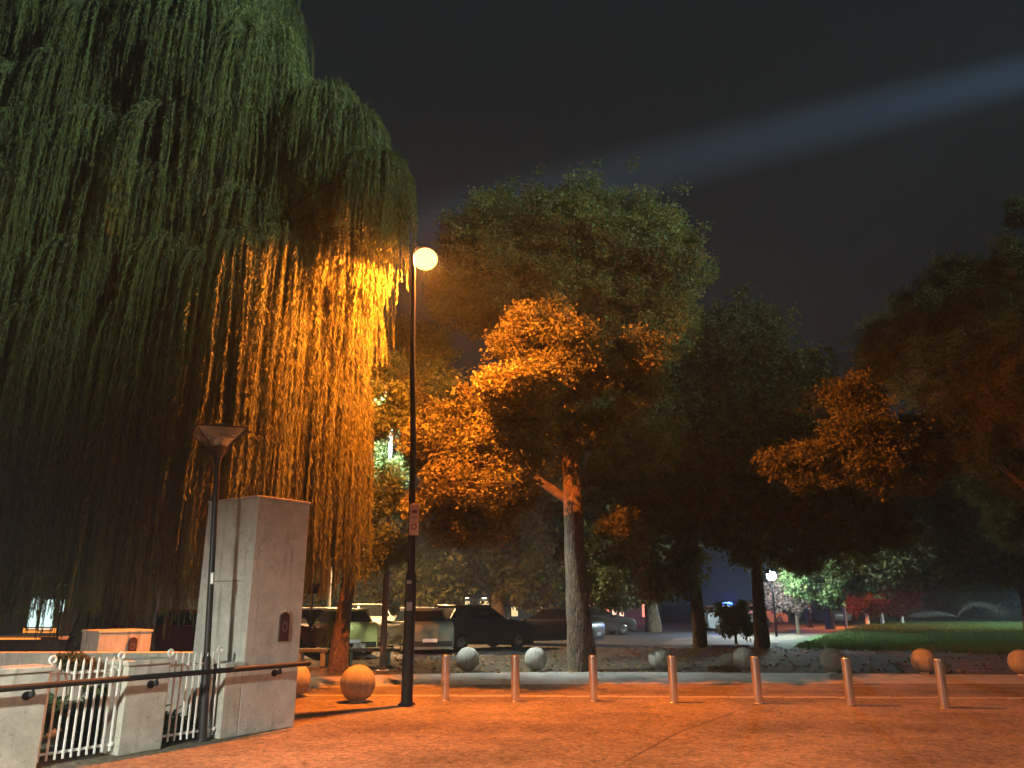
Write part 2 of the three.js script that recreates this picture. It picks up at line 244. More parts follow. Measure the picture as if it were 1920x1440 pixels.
const LOBES = {
  plane: [[0.78,7.51,-17.9,1.11],[0.06,6.13,-16.3,0.68],[1.66,7.43,-18.3,0.8],[0.93,8.32,-18.1,0.59],[-0.71,4.3,-17.0,1.09],[-1.51,3.92,-16.8,0.67],[-1.01,3.27,-16.7,0.5],[-0.18,5.22,-17.4,0.74],[-3.03,6.88,-22.4,1.19],[-3.77,6.76,-22.6,0.77],[-1.79,5.01,-17.6,0.72],[-0.24,4.46,-17.3,0.7],[0.31,5.57,-17.3,0.61],[0.53,6.16,-16.4,0.59],[2.15,6.22,-20.2,0.72],[-1.04,6.04,-18.2,0.78],[3.28,7.59,-18.8,0.66],[3.17,6.78,-19.2,0.44],[0.66,11.71,-22,1.99],[2.89,12.31,-22.5,2.04],[4.64,11.71,-22,1.19],[-0.7,13.12,-23,1.31],[3.63,10.24,-22.3,1.57],[1.49,10.77,-22.3,1.49],[-1.54,11.05,-23,1.28],[0.71,14.09,-23,0.74],[2.55,13.7,-23,0.97],[4.58,13.86,-23.5,0.68],[-0.53,14.39,-23,0.57],[5.17,12.26,-22,0.67],[1.68,7.65,-23.5,1.85],[3.75,7.08,-24,1.45],[2.55,2.63,-21,0.57],[3.01,3.51,-21.5,0.62],[2.37,2.08,-20.8,0.36]],
  lime: [[-3.16,6.68,-19.0,0.46],[-3.37,6.19,-19.1,0.46],[-2.94,6.28,-18.9,0.32],[-3.62,6.97,-19.4,0.36],[-3.91,4.25,-21,0.8],[-4.49,4.98,-21.5,0.75],[-3.44,4.85,-20.6,0.57],[-3.67,3.23,-20.7,0.54],[-3.79,2.55,-20.8,0.42],[-5.06,5.93,-22.5,0.95],[-3.09,2.95,-20.5,0.33],[-3.98,8.21,-23,1.08],[-5.34,8.13,-24,1.38],[-2.76,8.31,-24,1.21],[-3.28,9.91,-25,1.19],[-3.8,6.09,-22.5,0.87]],
  elm: [[8.3,10.94,-31,2.47],[6.12,7.97,-31,2.3],[10.61,12.79,-33,2.05],[11.74,10.52,-32,2.07],[9.15,7.53,-31,2.51],[6.8,5.13,-29,1.4],[7.42,4.39,-28.5,0.78],[5.33,6.14,-32,1.89],[6.07,3.07,-31,1.26],[4.81,4.39,-32,1.31],[6.87,9.55,-31,1.77]],
  oak: [[11.33,7.53,-31,2.29],[11.95,5.15,-31,1.71],[9.74,4.31,-31,1.16],[11.75,3.86,-32,0.98],[14.04,4.83,-32,1.76],[10.13,5.72,-30.5,1.27]],
  poplar: [[8.28,5.91,-18.2,0.8],[7.93,5.12,-18.2,0.7],[6.96,4.9,-18.4,0.62],[9.45,5.46,-18.6,0.76],[9.42,4.57,-18.4,0.44],[8.66,4.8,-18.2,0.53],[10.29,5.1,-18.8,0.47],[8.58,6.56,-18.4,0.42],[6.52,5.0,-18.6,0.29],[17.24,10.56,-29,2.21],[19.01,12.35,-29,2.14],[16.25,12.02,-30,1.54],[17.83,13.28,-25,0.87],[19.26,9.47,-29,2.08],[18.97,13.9,-30,1.67],[17.61,14.06,-31,1.04],[19.71,6.7,-30,1.89],[19.54,9.75,-27,2.34],[14.9,10.87,-30,0.87],[20.39,4.62,-31,1.06],[19.11,15.82,-26,0.6],[16.59,7.36,-28,1.19],[20.83,13.09,-28,1.88]],
  chestnut: [[19.8,5.24,-42,2.3],[24.47,6.71,-45,3.25],[27.57,6.71,-45,3.25],[28.68,4.29,-45,1.53],[23.04,4.04,-46,1.25],[26.2,4.34,-46,1.56],[29.82,5.49,-45,2.46]],
  back1: [[-3.43,4.04,-46,2.02],[0.0,4.34,-46,2.34],[1.21,2.95,-45,1.36],[-2.06,7.26,-50,3.27],[1.38,7.61,-50,3.28],[-4.31,2.23,-46,1.17]],
  back2: [[4.56,4.46,-48,2.44],[6.81,3.13,-46,1.55],[4.84,7.95,-50,3.11],[8.18,5.42,-48,2.29],[5.24,2.53,-46,1.05]],
  back3: [[-5.38,3.16,-47,1.52],[-6.83,5.91,-50,2.73],[-9.09,3.26,-50,2.02],[-11.53,4.57,-50,2.71]],
  far1: [[16.76,2.76,-43,1.21],[15.63,3.04,-43,0.87],[18.76,2.95,-45,1.06],[18.68,4.04,-46,1.25]],
  far2: [[36.35,4.03,-75,2.27],[40.89,3.82,-76,2.3],[46.21,4.13,-78,2.36],[40.2,6.18,-78,3.17],[45.49,6.18,-78,3.17],[49.36,4.13,-78,2.36]],
  sap1: [[9.49,1.22,-34,0.59],[9.28,0.83,-34,0.45],[9.68,0.79,-34,0.41]],
  sap2: [[15.19,2.22,-44.5,0.77],[15.58,1.93,-44,0.65],[14.71,1.79,-44.5,0.59],[15.53,2.65,-44.5,0.6]],
  red1: [[26.13,1.93,-60,1.04],[26.84,2.48,-60,0.88],[27.23,1.7,-60,0.8]],
  red2: [[29.51,2.35,-63,1.1],[29.93,1.7,-63,0.92],[29.08,2.92,-63,0.76]],
  red3: [[32.56,2.13,-66,0.97],[32.13,1.53,-66,0.79],[33.12,1.7,-66,0.62]],
};
function tree(key, name, label, [x, d], { geo, per, tint, seed, r0, fork, top, lean = [0, 0], bark = M.bark, group = 'broad leaved park trees', sub, white }) {
  const t = thing(name, label, 'tree', [x, -0.01, -d], 0, group), R = rng(seed + 900), L = LOBES[key];
  const F = V(lean[0] * fork, fork, -lean[1] * fork), tipx = L.reduce((s, l) => s + l[0], 0) / L.length - x;
  const T = V(F.x + tipx * 0.35, top, F.z * 1.5);
  const trunk = part('trunk', taperTube([V(0, -0.1, 0), V(F.x * 0.25 + 0.05 * r0, fork * 0.28, F.z * 0.2), V(F.x * 0.62 - 0.1 * r0, fork * 0.64, F.z * 0.6), F, V((F.x + T.x) / 2 + r0 * 0.4, (fork + top) / 2, (F.z + T.z) / 2), T], [r0 * 1.45, r0 * 1.02, r0 * 0.92, r0 * 0.86, r0 * 0.5, r0 * 0.14], 14, 30), bark, t);
  if (white) part('limewash', taperTube([V(0, -0.08, 0), V(F.x * 0.1, white * 0.5, 0), V(F.x * 0.2, white, 0)], [r0 * 1.5, r0 * 1.2, r0 * 1.12], 12, 8), M.limewash, t);
  const big = [...L].sort((a, b) => b[3] - a[3]).slice(0, 9);
  for (const l of big) {
    const e = V(l[0] - x, l[1] + 0.01, l[2] + d), s = Math.min(0.95, Math.max(0, (e.y * 0.62 - fork) / (top - fork))), A = F.clone().lerp(T, s);
    if (e.y < fork * 1.6 && fork > 3.5) continue;
    const mid = A.clone().lerp(e, 0.5).add(V((R() - 0.5) * 0.5, 0.25 + R() * 0.5, (R() - 0.5) * 0.5));
    part('limb', taperTube([A, mid, e], [r0 * (0.5 - 0.25 * s), r0 * 0.26, r0 * 0.07], 7, 10), bark, t);
  }
  crown(t, L, geo, per, tint, seed, sub);
  return t;
}

// weeping willow: limbs arch out from the trunk and long leafy switches hang from them
function switchSegment(seed, len, n) {
  const R = rng(seed), P = [], a = V(), b = V();
  P.push(-0.004, 0, 0, 0.004, 0, 0, 0, -len * 1.05, 0);
  for (let i = 0; i < n; i++) {
    const y = -len * (i + R() * 0.8) / n, f = R() * 6.283, l = 0.085 + R() * 0.06, w = 0.006 + R() * 0.003, tilt = 0.14 + R() * 0.4;
    a.set(Math.cos(f) * Math.sin(tilt), -Math.cos(tilt), Math.sin(f) * Math.sin(tilt)); b.set(-Math.sin(f), 0, Math.cos(f)).applyAxisAngle(a, (R() - 0.5) * 2.4);
    const p0 = V((R() - 0.5) * 0.02, y, (R() - 0.5) * 0.02), p1 = p0.clone().addScaledVector(a, l * 0.4).addScaledVector(b, w), p2 = p0.clone().addScaledVector(a, l), p3 = p0.clone().addScaledVector(a, l * 0.4).addScaledVector(b, -w);
    for (const q of [p0, p1, p2, p0, p2, p3]) P.push(q.x, q.y, q.z);
  }
  const g = new THREE.BufferGeometry(); g.setAttribute('position', new THREE.Float32BufferAttribute(P, 3)); g.computeVertexNormals(); return g;
}
{
  const WX = -9.0, WD = 18.2, R = rng(4242), t = thing('willow_tree', 'huge weeping willow with hanging curtains of leaves behind the pillar', 'tree', [WX, -0.01, -WD]);
  part('trunk', taperTube([V(0, -0.1, 0), V(0.1, 1.6, 0), V(-0.15, 3.6, 0.1), V(0.1, 6, 0), V(0, 9, 0.2), V(0.3, 14, 0)], [0.95, 0.68, 0.6, 0.52, 0.4, 0.12], 16, 30), M.bark, t);
  const clusters = []; // [x, y, z, dome radius, longest, strands] relative to the trunk base
  const tiers = [[21.5, 2.6, 7], [19.6, 4.0, 12], [17.6, 4.6, 14], [15.9, 4.6, 14], [14.2, 4.9, 15], [12.5, 5.3, 16], [10.8, 5.7, 17], [9.2, 5.8, 17], [7.4, 5.8, 17]];
  tiers.forEach(([h, rad, n], k) => { for (let i = 0; i < n; i++) { const a = (i + R() * 0.7) / n * 6.283, rr = rad * (0.82 + R() * 0.24), sy = Math.sin(a); if (sy < -0.75 && R() < 0.6) continue; const cx = Math.min(Math.cos(a) * rr, h > 14.8 ? 1.5 : h > 13 ? 3.0 : 9); if (cx > 4.0 && h > 7 && h < 11.2) continue; clusters.push([cx, h + gauss(R) * 0.5, Math.min(sy * rr * 0.8, 2.5 + R() * 0.3), 0.8 + R() * 0.5, k > 6 ? 99 : 2.8 + R() * 2.4, 44]); } });
  for (let i = 0; i < 12; i++) clusters.push([(R() - 0.5) * 6, 8 + R() * 7, (R() - 0.3) * 4, 1.1, 4 + R() * 2, 36]);
  // the outer sprays that draw its outline against the sky and beside the street lamp, plus inner curtains added to block its light
  for (const c of [[2.0, 15.6, 2.6, 0.75, 2.6, 60], [1.9, 17.6, 2.4, 0.75, 3.0, 60], [4.7, 12.9, 2.9, 0.9, 2.6, 80], [5.35, 12.2, 3.1, 0.75, 2.2, 70], [6.05, 10.9, 3.4, 0.7, 2.1, 100], [6.1, 10.2, 2.9, 0.4, 3.0, 12], [5.7, 10.4, 3.0, 0.8, 2.3, 70], [5.0, 9.6, 2.6, 0.9, 2.4, 50],
    [5.2, 6.8, 1.9, 0.45, 4.8, 120], [5.0, 7.1, 2.3, 0.5, 5.3, 140], [4.6, 7.3, 2.4, 0.55, 5.6, 130], [4.1, 7.2, 2.5, 0.6, 5.4, 100], [5.3, 9.3, 2.7, 0.8, 1.9, 110], [4.5, 9.0, 2.5, 0.8, 2.2, 90], [3.0, 6.9, 2.6, 0.7, 5.2, 70], [2.1, 6.4, 2.6, 0.7, 4.8, 60], [3.6, 6.7, 2.7, 0.55, 5.0, 80], [5.0, 7.8, 2.2, 0.5, 5.6, 80], [4.8, 8.3, 2.2, 0.6, 4.2, 70], [5.5, 8.3, 2.4, 0.45, 2.2, 40], [4.0, 9.4, 2.9, 0.65, 7.2, 100], [3.3, 9.2, 3.1, 0.6, 7.0, 90], [2.6, 8.8, 3.0, 0.6, 6.6, 70]]) clusters.push(c);
  const limbMat = M.bark;
  clusters.forEach(([x, y, z], i) => { if (i % 4 && i < clusters.length - 25) return; const a = V(0.05, Math.max(3, Math.min(11, y * 0.6)), 0.05); part('limb', taperTube([a, V(x * 0.45, y * 0.86 + 0.6, z * 0.45), V(x * 0.9, y + 0.05, z * 0.9)], [0.2, 0.1, 0.025], 6, 10), limbMat, t); });
  const seg = 0.46, geo = switchSegment(9, seg, 26), mats = [], cols = [], q = new THREE.Quaternion(), down = V(0, -1, 0);
  for (const [cx, cy, cz, dr, longest, strands] of clusters) {
    const tone = 0.8 + R() * 0.4, low = 0.9 + R() * 0.9 + (cx > 2.5 ? 0.8 : 0);
    for (let s = 0; s < strands * 2.9; s++) {
      const f = R() * 6.283, rr = dr * Math.pow(R(), 0.55), p = V(cx + Math.cos(f) * rr * 0.25, cy + (1 - rr / dr) * 0.35 + gauss(R) * 0.12, cz + Math.sin(f) * rr * 0.25), out = V(Math.cos(f), 0, Math.sin(f));
      const want = longest > 50 ? cy - low + gauss(R) * 0.5 : longest * (0.55 + R() * 0.5), N = Math.max(3, Math.round(want / seg)), sway = V(gauss(R) * 0.05, 0, gauss(R) * 0.05), tn = tone * (0.8 + R() * 0.4);
      for (let k = 0; k < N; k++) {
        const bend = rr * 1.5 * Math.exp(-k * 0.9) , dir = V(out.x * bend + sway.x + gauss(R) * 0.05, -0.45 - 0.55 * Math.min(1, k / 1.5) + (k === 0 ? 0.5 * rr : 0), out.z * bend + sway.z + gauss(R) * 0.05).normalize();
        q.setFromUnitVectors(down, dir); const tw = new THREE.Quaternion().setFromAxisAngle(down, R() * 6.283), sc = 0.85 + R() * 0.35, taper = k > N - 3 ? 0.7 : 1;
        mats.push(new THREE.Matrix4().compose(p.clone(), q.clone().multiply(tw), V(sc * taper, 1.06, sc * taper))); cols.push(tn);
        p.addScaledVector(dir, seg); if (p.y < 0.9) break;
      }
    }
  }
  const im = new THREE.InstancedMesh(geo, leafPhys, mats.length), c = new THREE.Color();
  mats.forEach((m, i) => { im.setMatrixAt(i, m); const s = cols[i]; im.setColorAt(i, c.setRGB(0.12 * s, 0.13 * s, 0.038 * s)); });
  im.name = 'crown'; im.userData.kind = 'stuff'; im.castShadow = im.receiveShadow = true; t.add(im);
  console.log('willow switches', mats.length);
}
const GREEN = [0.12, 0.125, 0.034];
tree('plane', 'plane_tree', 'big broad leaved tree with forked trunk beside the grey balls', [1.78, 21.0], { geo: clumpNear, per: 300, tint: GREEN, seed: 31, r0: 0.27, fork: 4.2, top: 11.5, lean: [-0.03, 0] });
tree('lime', 'lime_tree', 'slim dark leaning tree with bright green leaves by the grey pole', [-4.64, 21.67], { geo: clumpNear, per: 260, tint: [0.1, 0.15, 0.04], seed: 32, r0: 0.19, fork: 3.6, top: 8, lean: [0.08, 0], bark: M.bark });
tree('elm', 'elm_tree', 'tall dark tree with straight trunk between car park and footpath', [7.32, 31.65], { geo: clumpMid, per: 120, tint: [0.1, 0.112, 0.034], seed: 33, r0: 0.2, fork: 4.5, top: 13, bark: M.bark });
tree('oak', 'oak_tree', 'dark tree with thick black trunk beside the lit footpath', [9.73, 31.65], { geo: clumpMid, per: 120, tint: [0.105, 0.115, 0.034], seed: 34, r0: 0.22, fork: 4.2, top: 9, bark: M.bark, lean: [0.03, 0] });
tree('poplar', 'ash_tree', 'wide tree overhanging the plaza with an orange lit lower bough', [19.5, 27.5], { geo: clumpNear, per: 260, tint: GREEN, seed: 35, r0: 0.36, fork: 4.4, top: 11 });
tree('chestnut', 'chestnut_tree', 'spreading dark tree standing on the lawn near the sprinkler', [29.2, 45.0], { geo: clumpFar, per: 70, tint: [0.09, 0.105, 0.036], seed: 36, r0: 0.45, fork: 3.8, top: 9, bark: M.bark });
tree('back1', 'maple_tree', 'dark bushy tree behind the parked dark cars', [-0.8, 46.0], { geo: clumpFar, per: 75, tint: [0.105, 0.112, 0.034], seed: 37, r0: 0.4, fork: 3, top: 9, bark: M.bark });
tree('back2', 'maple_tree', 'dark bushy tree growing beside the red lit kiosk', [8.2, 47.0], { geo: clumpFar, per: 75, tint: [0.105, 0.11, 0.034], seed: 38, r0: 0.35, fork: 3, top: 9, bark: M.bark });
tree('back3', 'maple_tree', 'bushy tree behind the white cars in the car park', [-6.5, 49.0], { geo: clumpFar, per: 75, tint: [0.105, 0.112, 0.034], seed: 39, r0: 0.35, fork: 3, top: 9, bark: M.bark });
tree('far1', 'small_tree', 'green leafed tree next to the white globe park lamp', [20.5, 52.0], { geo: clumpMid, per: 90, tint: [0.08, 0.13, 0.04], seed: 40, r0: 0.22, fork: 2.6, top: 4.5, bark: M.bark });
tree('far2', 'tree_row', 'dark tree closing off the far end of the lawn', [33, 75.0], { geo: clumpFar, per: 60, tint: [0.09, 0.105, 0.036], seed: 41, r0: 0.35, fork: 3, top: 7, bark: M.bark });
tree('sap1', 'young_tree', 'young round tree with thin stem between the two dark trunks', [9.4, 34.0], { geo: clumpSmall, per: 220, tint: [0.09, 0.1, 0.045], seed: 42, r0: 0.05, fork: 0.7, top: 1.5, bark: M.bark, group: 'young park trees' });
tree('sap2', 'young_tree', 'young purple grey tree under the white globe park lamp', [15.6, 44.0], { geo: clumpMid, per: 120, tint: [0.12, 0.08, 0.075], seed: 43, r0: 0.09, fork: 1.3, top: 2.8, bark: M.bark, group: 'young park trees' });
tree('red1', 'plum_tree', 'small dark red leaved tree beside the orange lit path end', [26.5, 60], { geo: clumpMid, per: 110, tint: [0.12, 0.035, 0.03], seed: 44, r0: 0.11, fork: 1.2, top: 2.6, group: 'dark red plum trees', white: 0.9 });
tree('red2', 'plum_tree', 'middle dark red leaved tree of the three plums along the lawn', [29.0, 63], { geo: clumpMid, per: 110, tint: [0.12, 0.035, 0.03], seed: 45, r0: 0.11, fork: 1.2, top: 2.6, group: 'dark red plum trees', white: 0.9 });
tree('red3', 'plum_tree', 'last dark red leaved tree of the three plums towards the sprinkler', [32.0, 66], { geo: clumpMid, per: 110, tint: [0.12, 0.035, 0.03], seed: 46, r0: 0.11, fork: 1.2, top: 2.6, group: 'dark red plum trees', white: 0.9 });
{ // shrub in the stairwell bed and weeds on the parapet
  const [x, z] = along(-1.35, -0.95), s = thing('shrub', 'dark green rounded shrub growing behind the white fence', 'shrub', [x, 0, z]);
  const g = leafClump(8, 20, 0.12, 0.15, 0.05); part('stem', [0, 1, 2, 3, 4].map((i) => taperTube([V(0, 0, 0), V(Math.cos(i * 1.3) * 0.25, 0.3, Math.sin(i * 1.3) * 0.25), V(Math.cos(i * 1.3) * 0.5, 0.5, Math.sin(i * 1.3) * 0.4)], [0.02, 0.015, 0.006], 5, 6)), M.bark, s);
  crown(s, [[x, 0.42, z, 0.34], [x + 0.42, 0.25, z - 0.1, 0.3], [x - 0.42, 0.22, z + 0.1, 0.3], [x + 0.75, 0.16, z - 0.35, 0.2], [x - 0.8, 0.14, z + 0.3, 0.2]], g, 420, [0.06, 0.1, 0.03], 71);
  const w = thing('weed', 'sparse wild weed sprouting by the pale parapet wall', 'weed', [-6.55, 0, -12.2]);
  part('stem', [0, 1, 2].map((i) => pipe([V(0, 0, 0), V(i * 0.06 - 0.06, 0.5, 0), V(i * 0.16 - 0.16, 0.9, 0.05)], 0.006, 5)), M.bark, w);
  crown(w, [[-6.65, 0.88, -12.2, 0.1], [-6.5, 0.9, -12.15, 0.09], [-6.4, 0.84, -12.15, 0.07]], leafClump(12, 8, 0.06, 0.12, 0.03), 500, [0.105, 0.11, 0.034], 72);
}

// ---------------------------------------------------------------- street furniture
const bollardX = [[-1.2, 14.8], [0.06, 14.64], [1.45, 14.64], [2.84, 14.49], [4.28, 14.35], [5.76, 14.06], [7.21, 13.79], [8.75, 13.45]];
bollardX.forEach(([x, d], i) => {
  const b = thing('bollard', 'stainless steel bollard standing in the curved row on the plaza', 'bollard', [x, 0, -d], i * 0.7, 'steel bollards along the plaza edge');
  b.rotation.z = [0, 0.004, -0.006, 0.002, -0.01, -0.006, -0.012, 0][i];
  part('tube', lathe([[0.076, 0.012], [0.076, 0.75], [0.074, 0.765], [0.066, 0.774], [0.0, 0.778]], 32), M.steel, b);
  part('base_collar', lathe([[0.076, 0.0], [0.098, 0.0], [0.098, 0.008], [0.09, 0.014], [0.077, 0.014]], 32), M.steel, b);
});
function ball(x, d, r, label, group) { const o = thing('stone_ball', label, 'stone ball', [x, 0, -d], x * 3.1, group); const g = new THREE.SphereGeometry(r, 40, 28), p = g.attributes.position; for (let i = 0; i < p.count; i++) { const y = p.getY(i); if (y < -0.9 * r) p.setY(i, -0.9 * r); } g.computeVertexNormals(); part('sphere', g.translate(0, r * 0.9 + 0.03, 0), M.stone, o); part('foot', cyl(r * 0.42, r * 0.38, 0.05, 0, -0.008, 0, 28), M.concrete, o); }
ball(-2.73, 14.55, 0.31, 'large stone ball on the plaza beside the black lamp post');
ball(-4.05, 15.25, 0.3, 'stone ball half hidden behind the tall concrete pillar');
for (const [x, d] of [[-1.13, 20.85], [0.61, 20.85]]) ball(x, d, 0.29, 'pale grey stone ball beside the plane tree trunk', 'stone balls along the far path');
ball(3.8, 21.0, 0.29, 'stone ball third along from the grey street lamp pole', 'stone balls along the far path'); ball(5.94, 20.85, 0.29, 'stone ball in front of the dark trunk by the footpath', 'stone balls along the far path'); ball(12.3, 19.7, 0.29, 'last stone ball of the row towards the overhanging tree', 'stone balls along the far path');
for (const [x, d] of [[7.98, 20.3], [10.22, 20.25]]) ball(x, d, 0.29, 'stone ball in front of the lawn edge', 'stone balls along the far path');

{ // black street lamp with the sodium lantern that lights the plaza
  const p = thing('street_lamp', 'tall black street lamp glowing orange at the end of the bollards', 'street lamp', [-1.8, 0, -14.13]);
  part('base_sleeve', lathe([[0.15, 0], [0.15, 0.02], [0.1, 0.05], [0.098, 2.1], [0.09, 2.16], [0.066, 2.22]], 28), M.blackSteel, p);
  part('pole', taperTube([V(0, 2.2, 0), V(-0.05, 4.5, 0), V(-0.13, 6.6, 0), V(-0.17, 8.15, 0)], [0.066, 0.056, 0.048, 0.042], 16, 20), M.blackSteel, p);
  part('arm', pipe([V(-0.17, 8.1, 0), V(-0.19, 8.4, -0.01), V(-0.13, 8.6, -0.07), V(0.04, 8.64, -0.2)], 0.03), M.blackSteel, p);
  part('lantern_cap', lathe([[0.0, 0.25], [0.07, 0.245], [0.12, 0.22], [0.155, 0.19], [0.15, 0.185], [0.0, 0.2]], 32), M.blackSteel, p, [0.04, 8.39, -0.2]);
  part('added_cutoff_disc', lathe([[0.0, 0.012], [0.21, 0.01], [0.21, 0.006], [0.0, 0.006]], 24), M.galvanised, p, [0.04, 8.385, -0.2]);  // opaque disc hidden in the globe, added to cut off upward light
  part('lamp_glass', new THREE.SphereGeometry(0.235, 32, 24).scale(1.05, 0.92, 1.05), glow(1, 0.36, 0.07, 9), p, [0.04, 8.39, -0.2]);
  const k = new THREE.PointLight(SODIUM, 1150); k.name = 'sodium_lamp'; k.position.set(0.04, 8.376, -0.2); k.castShadow = true; k.shadow.radius = 1.4; p.add(k);
  part('sign_plate', box(0.17, 0.56, 0.01, 0.03, 3.13, 0.075, 0.004), std(lin(0.5, 0.33, 0.31), 0.6), p);
  part('sign_mark', [new THREE.TorusGeometry(0.045, 0.008, 6, 20).translate(0.03, 3.0, 0.082), box(0.1, 0.012, 0.004, 0.03, 3.16, 0.082, 0.001), box(0.09, 0.05, 0.004, 0.03, 3.27, 0.082, 0.001)], std(lin(0.16, 0.03, 0.03), 0.6), p);
  part('sign_clamp', [box(0.16, 0.03, 0.14, 0.0, 3.33, 0.0), box(0.16, 0.03, 0.14, 0.0, 2.93, 0.0)], M.darkSteel, p);
  part('sticker', [box(0.1, 0.14, 0.003, 0.0, 1.62, 0.099, 0.001), box(0.08, 0.06, 0.003, -0.02, 2.03, 0.099, 0.001)], std(lin(0.2, 0.18, 0.17), 0.6), p);
  part('access_door', box(0.09, 0.34, 0.008, 0, 0.75, 0.099, 0.003), M.blackSteel, p);
}
{ // unlit park lamp with a glazed funnel lantern, in front of the fence
  const p = thing('park_lamp', 'unlit dark park lamp with glass funnel head in front of fence', 'park lamp', [-3.93, 0, -10.62]); p.rotation.z = 0.05;
  part('pole', lathe([[0.085, 0], [0.085, 0.015], [0.055, 0.03], [0.052, 1.0], [0.042, 1.02], [0.038, 3.55], [0.05, 3.58], [0.05, 3.62], [0.042, 3.64]], 24), M.darkSteel, p);
  part('access_box', box(0.05, 0.16, 0.03, 0.03, 2.0, 0.04), M.galvanised, p);
  const l = new THREE.Group(); l.name = 'lantern'; l.position.set(0, 3.62, 0); l.rotation.y = 0.5; p.add(l);
  const R2 = 0.47, R1 = 0.16, y0 = 0.17, y1 = 0.4, corner = (r, k, y) => V(r * Math.cos(k * Math.PI / 2 + Math.PI / 4), y, r * Math.sin(k * Math.PI / 2 + Math.PI / 4));
  part('funnel', new THREE.CylinderGeometry(R1 + 0.01, 0.045, 0.17, 4, 1).rotateY(0).translate(0, 0.085, 0).rotateY(0), M.darkSteel, l);
  part('frame', [0, 1, 2, 3].flatMap((k) => [pipe([corner(R1, k, y0), corner(R2, k, y1)], 0.012, 8), pipe([corner(R2, k, y1), corner(R2, k + 1, y1)], 0.013, 8)]), M.darkSteel, l);
  part('lid', new THREE.CylinderGeometry(0.1, R2 * 1.02, 0.07, 4, 1).rotateY(Math.PI / 4 * 0).translate(0, y1 + 0.045, 0), M.darkSteel, l);
  for (let k = 0; k < 4; k++) { const a = corner(R1, k, y0), b = corner(R2, k, y1), c = corner(R2, k + 1, y1), d = corner(R1, k + 1, y0), g = new THREE.BufferGeometry().setFromPoints([a, b, c, a, c, d]); g.computeVertexNormals(); part('pane', g, phys({ color: lin(0.9, 0.9, 0.88), roughness: 0.12, transmission: 0.85, thickness: 0, side: THREE.DoubleSide }), l); }
  part('bulb', new THREE.SphereGeometry(0.055, 14, 10).scale(1, 1.4, 1).translate(0, y0 + 0.07, 0), std(lin(0.75, 0.75, 0.7), 0.3), l);
}
{ // grey mast with a white LED head among the leaves
  const p = thing('led_street_lamp', 'thin grey street lamp pole rising into the green leaves', 'street lamp', [-3.33, 0, -21.0]);
  part('pole', taperTube([V(0, -0.02, 0), V(0, 2.5, 0), V(-0.03, 5, 0), V(-0.04, 7.0, 0)], [0.085, 0.075, 0.062, 0.05], 16, 16), std(lin(0.13, 0.13, 0.125), 0.6), p);
  part('base_plate', box(0.3, 0.025, 0.3, 0, 0.0, 0), M.greyPaint, p);
  part('arm', pipe([V(-0.04, 6.95, 0), V(-0.08, 7.12, 0.2), V(-0.1, 7.18, 1.0)], 0.03), M.greyPaint, p);
  part('lamp_head', box(0.22, 0.08, 0.5, -0.1, 7.18, 1.2, 0.03), M.greyPaint, p);
  part('lamp_lens', box(0.17, 0.012, 0.4, -0.1, 7.134, 1.2, 0.004), glow(0.86, 1, 0.93, 14), p);
  const k = new THREE.SpotLight(LED, 950, 0, 1.16, 0.45); k.name = 'led_lamp'; k.position.set(-0.1, 7.11, 1.2); k.target.position.set(-0.3, 0, 0.7); k.castShadow = true; k.shadow.radius = 6; p.add(k, k.target);
}
function streetLamp(name, label, [x, d], h, reach, lightColor, glowColor, power, angle, aim, turn = 0) { // plain mast with a flat downward head
  const p = thing(name, label, 'street lamp', [x, 0, -d], turn);
  part('pole', taperTube([V(0, -0.02, 0), V(0, h * 0.4, 0), V(0, h * 0.8, 0), V(0, h, 0)], [0.09, 0.075, 0.06, 0.05], 12, 10), M.greyPaint, p);
  part('arm', pipe([V(0, h - 0.05, 0), V(reach * 0.3, h + 0.12, 0), V(reach, h + 0.16, 0)], 0.03), M.greyPaint, p);
  part('lamp_head', box(0.55, 0.1, 0.26, reach + 0.2, h + 0.16, 0, 0.04), M.greyPaint, p);
  part('lamp_lens', box(0.4, 0.014, 0.2, reach + 0.2, h + 0.103, 0, 0.004), glow(...glowColor), p);
  const k = new THREE.SpotLight(lightColor, power, 0, angle, 0.3); k.name = name + '_light'; k.position.set(reach + 0.2, h + 0.08, 0); k.castShadow = true; k.shadow.radius = 8; k.target.position.set(...aim); p.add(k, k.target); return p;
}
// lamps of the place outside the frame, behind and beside the viewer
streetLamp('white_street_lamp', 'low white street lamp beyond the fence end', [-6.6, 2.5], 3.7, 0.3, lin(0.97, 1, 0.86), [0.97, 1, 0.86, 12], 540, 1.56, [0.5, 0, 0]);
streetLamp('white_street_lamp', 'tall white street lamp on the open side of the plaza', [8, -5.5], 7.6, 0.9, lin(1, 0.97, 0.86), [1, 0.97, 0.86, 12], 400, 1.45, [1.1, 0, 0], 0.8);
streetLamp('white_street_lamp', 'tall white street lamp at the edge of the park lawn', [46, 50], 8, 0.8, lin(0.82, 1, 0.9), [0.82, 1, 0.9, 12], 6000, 1.4, [0.8, 0, 0], 2.6);
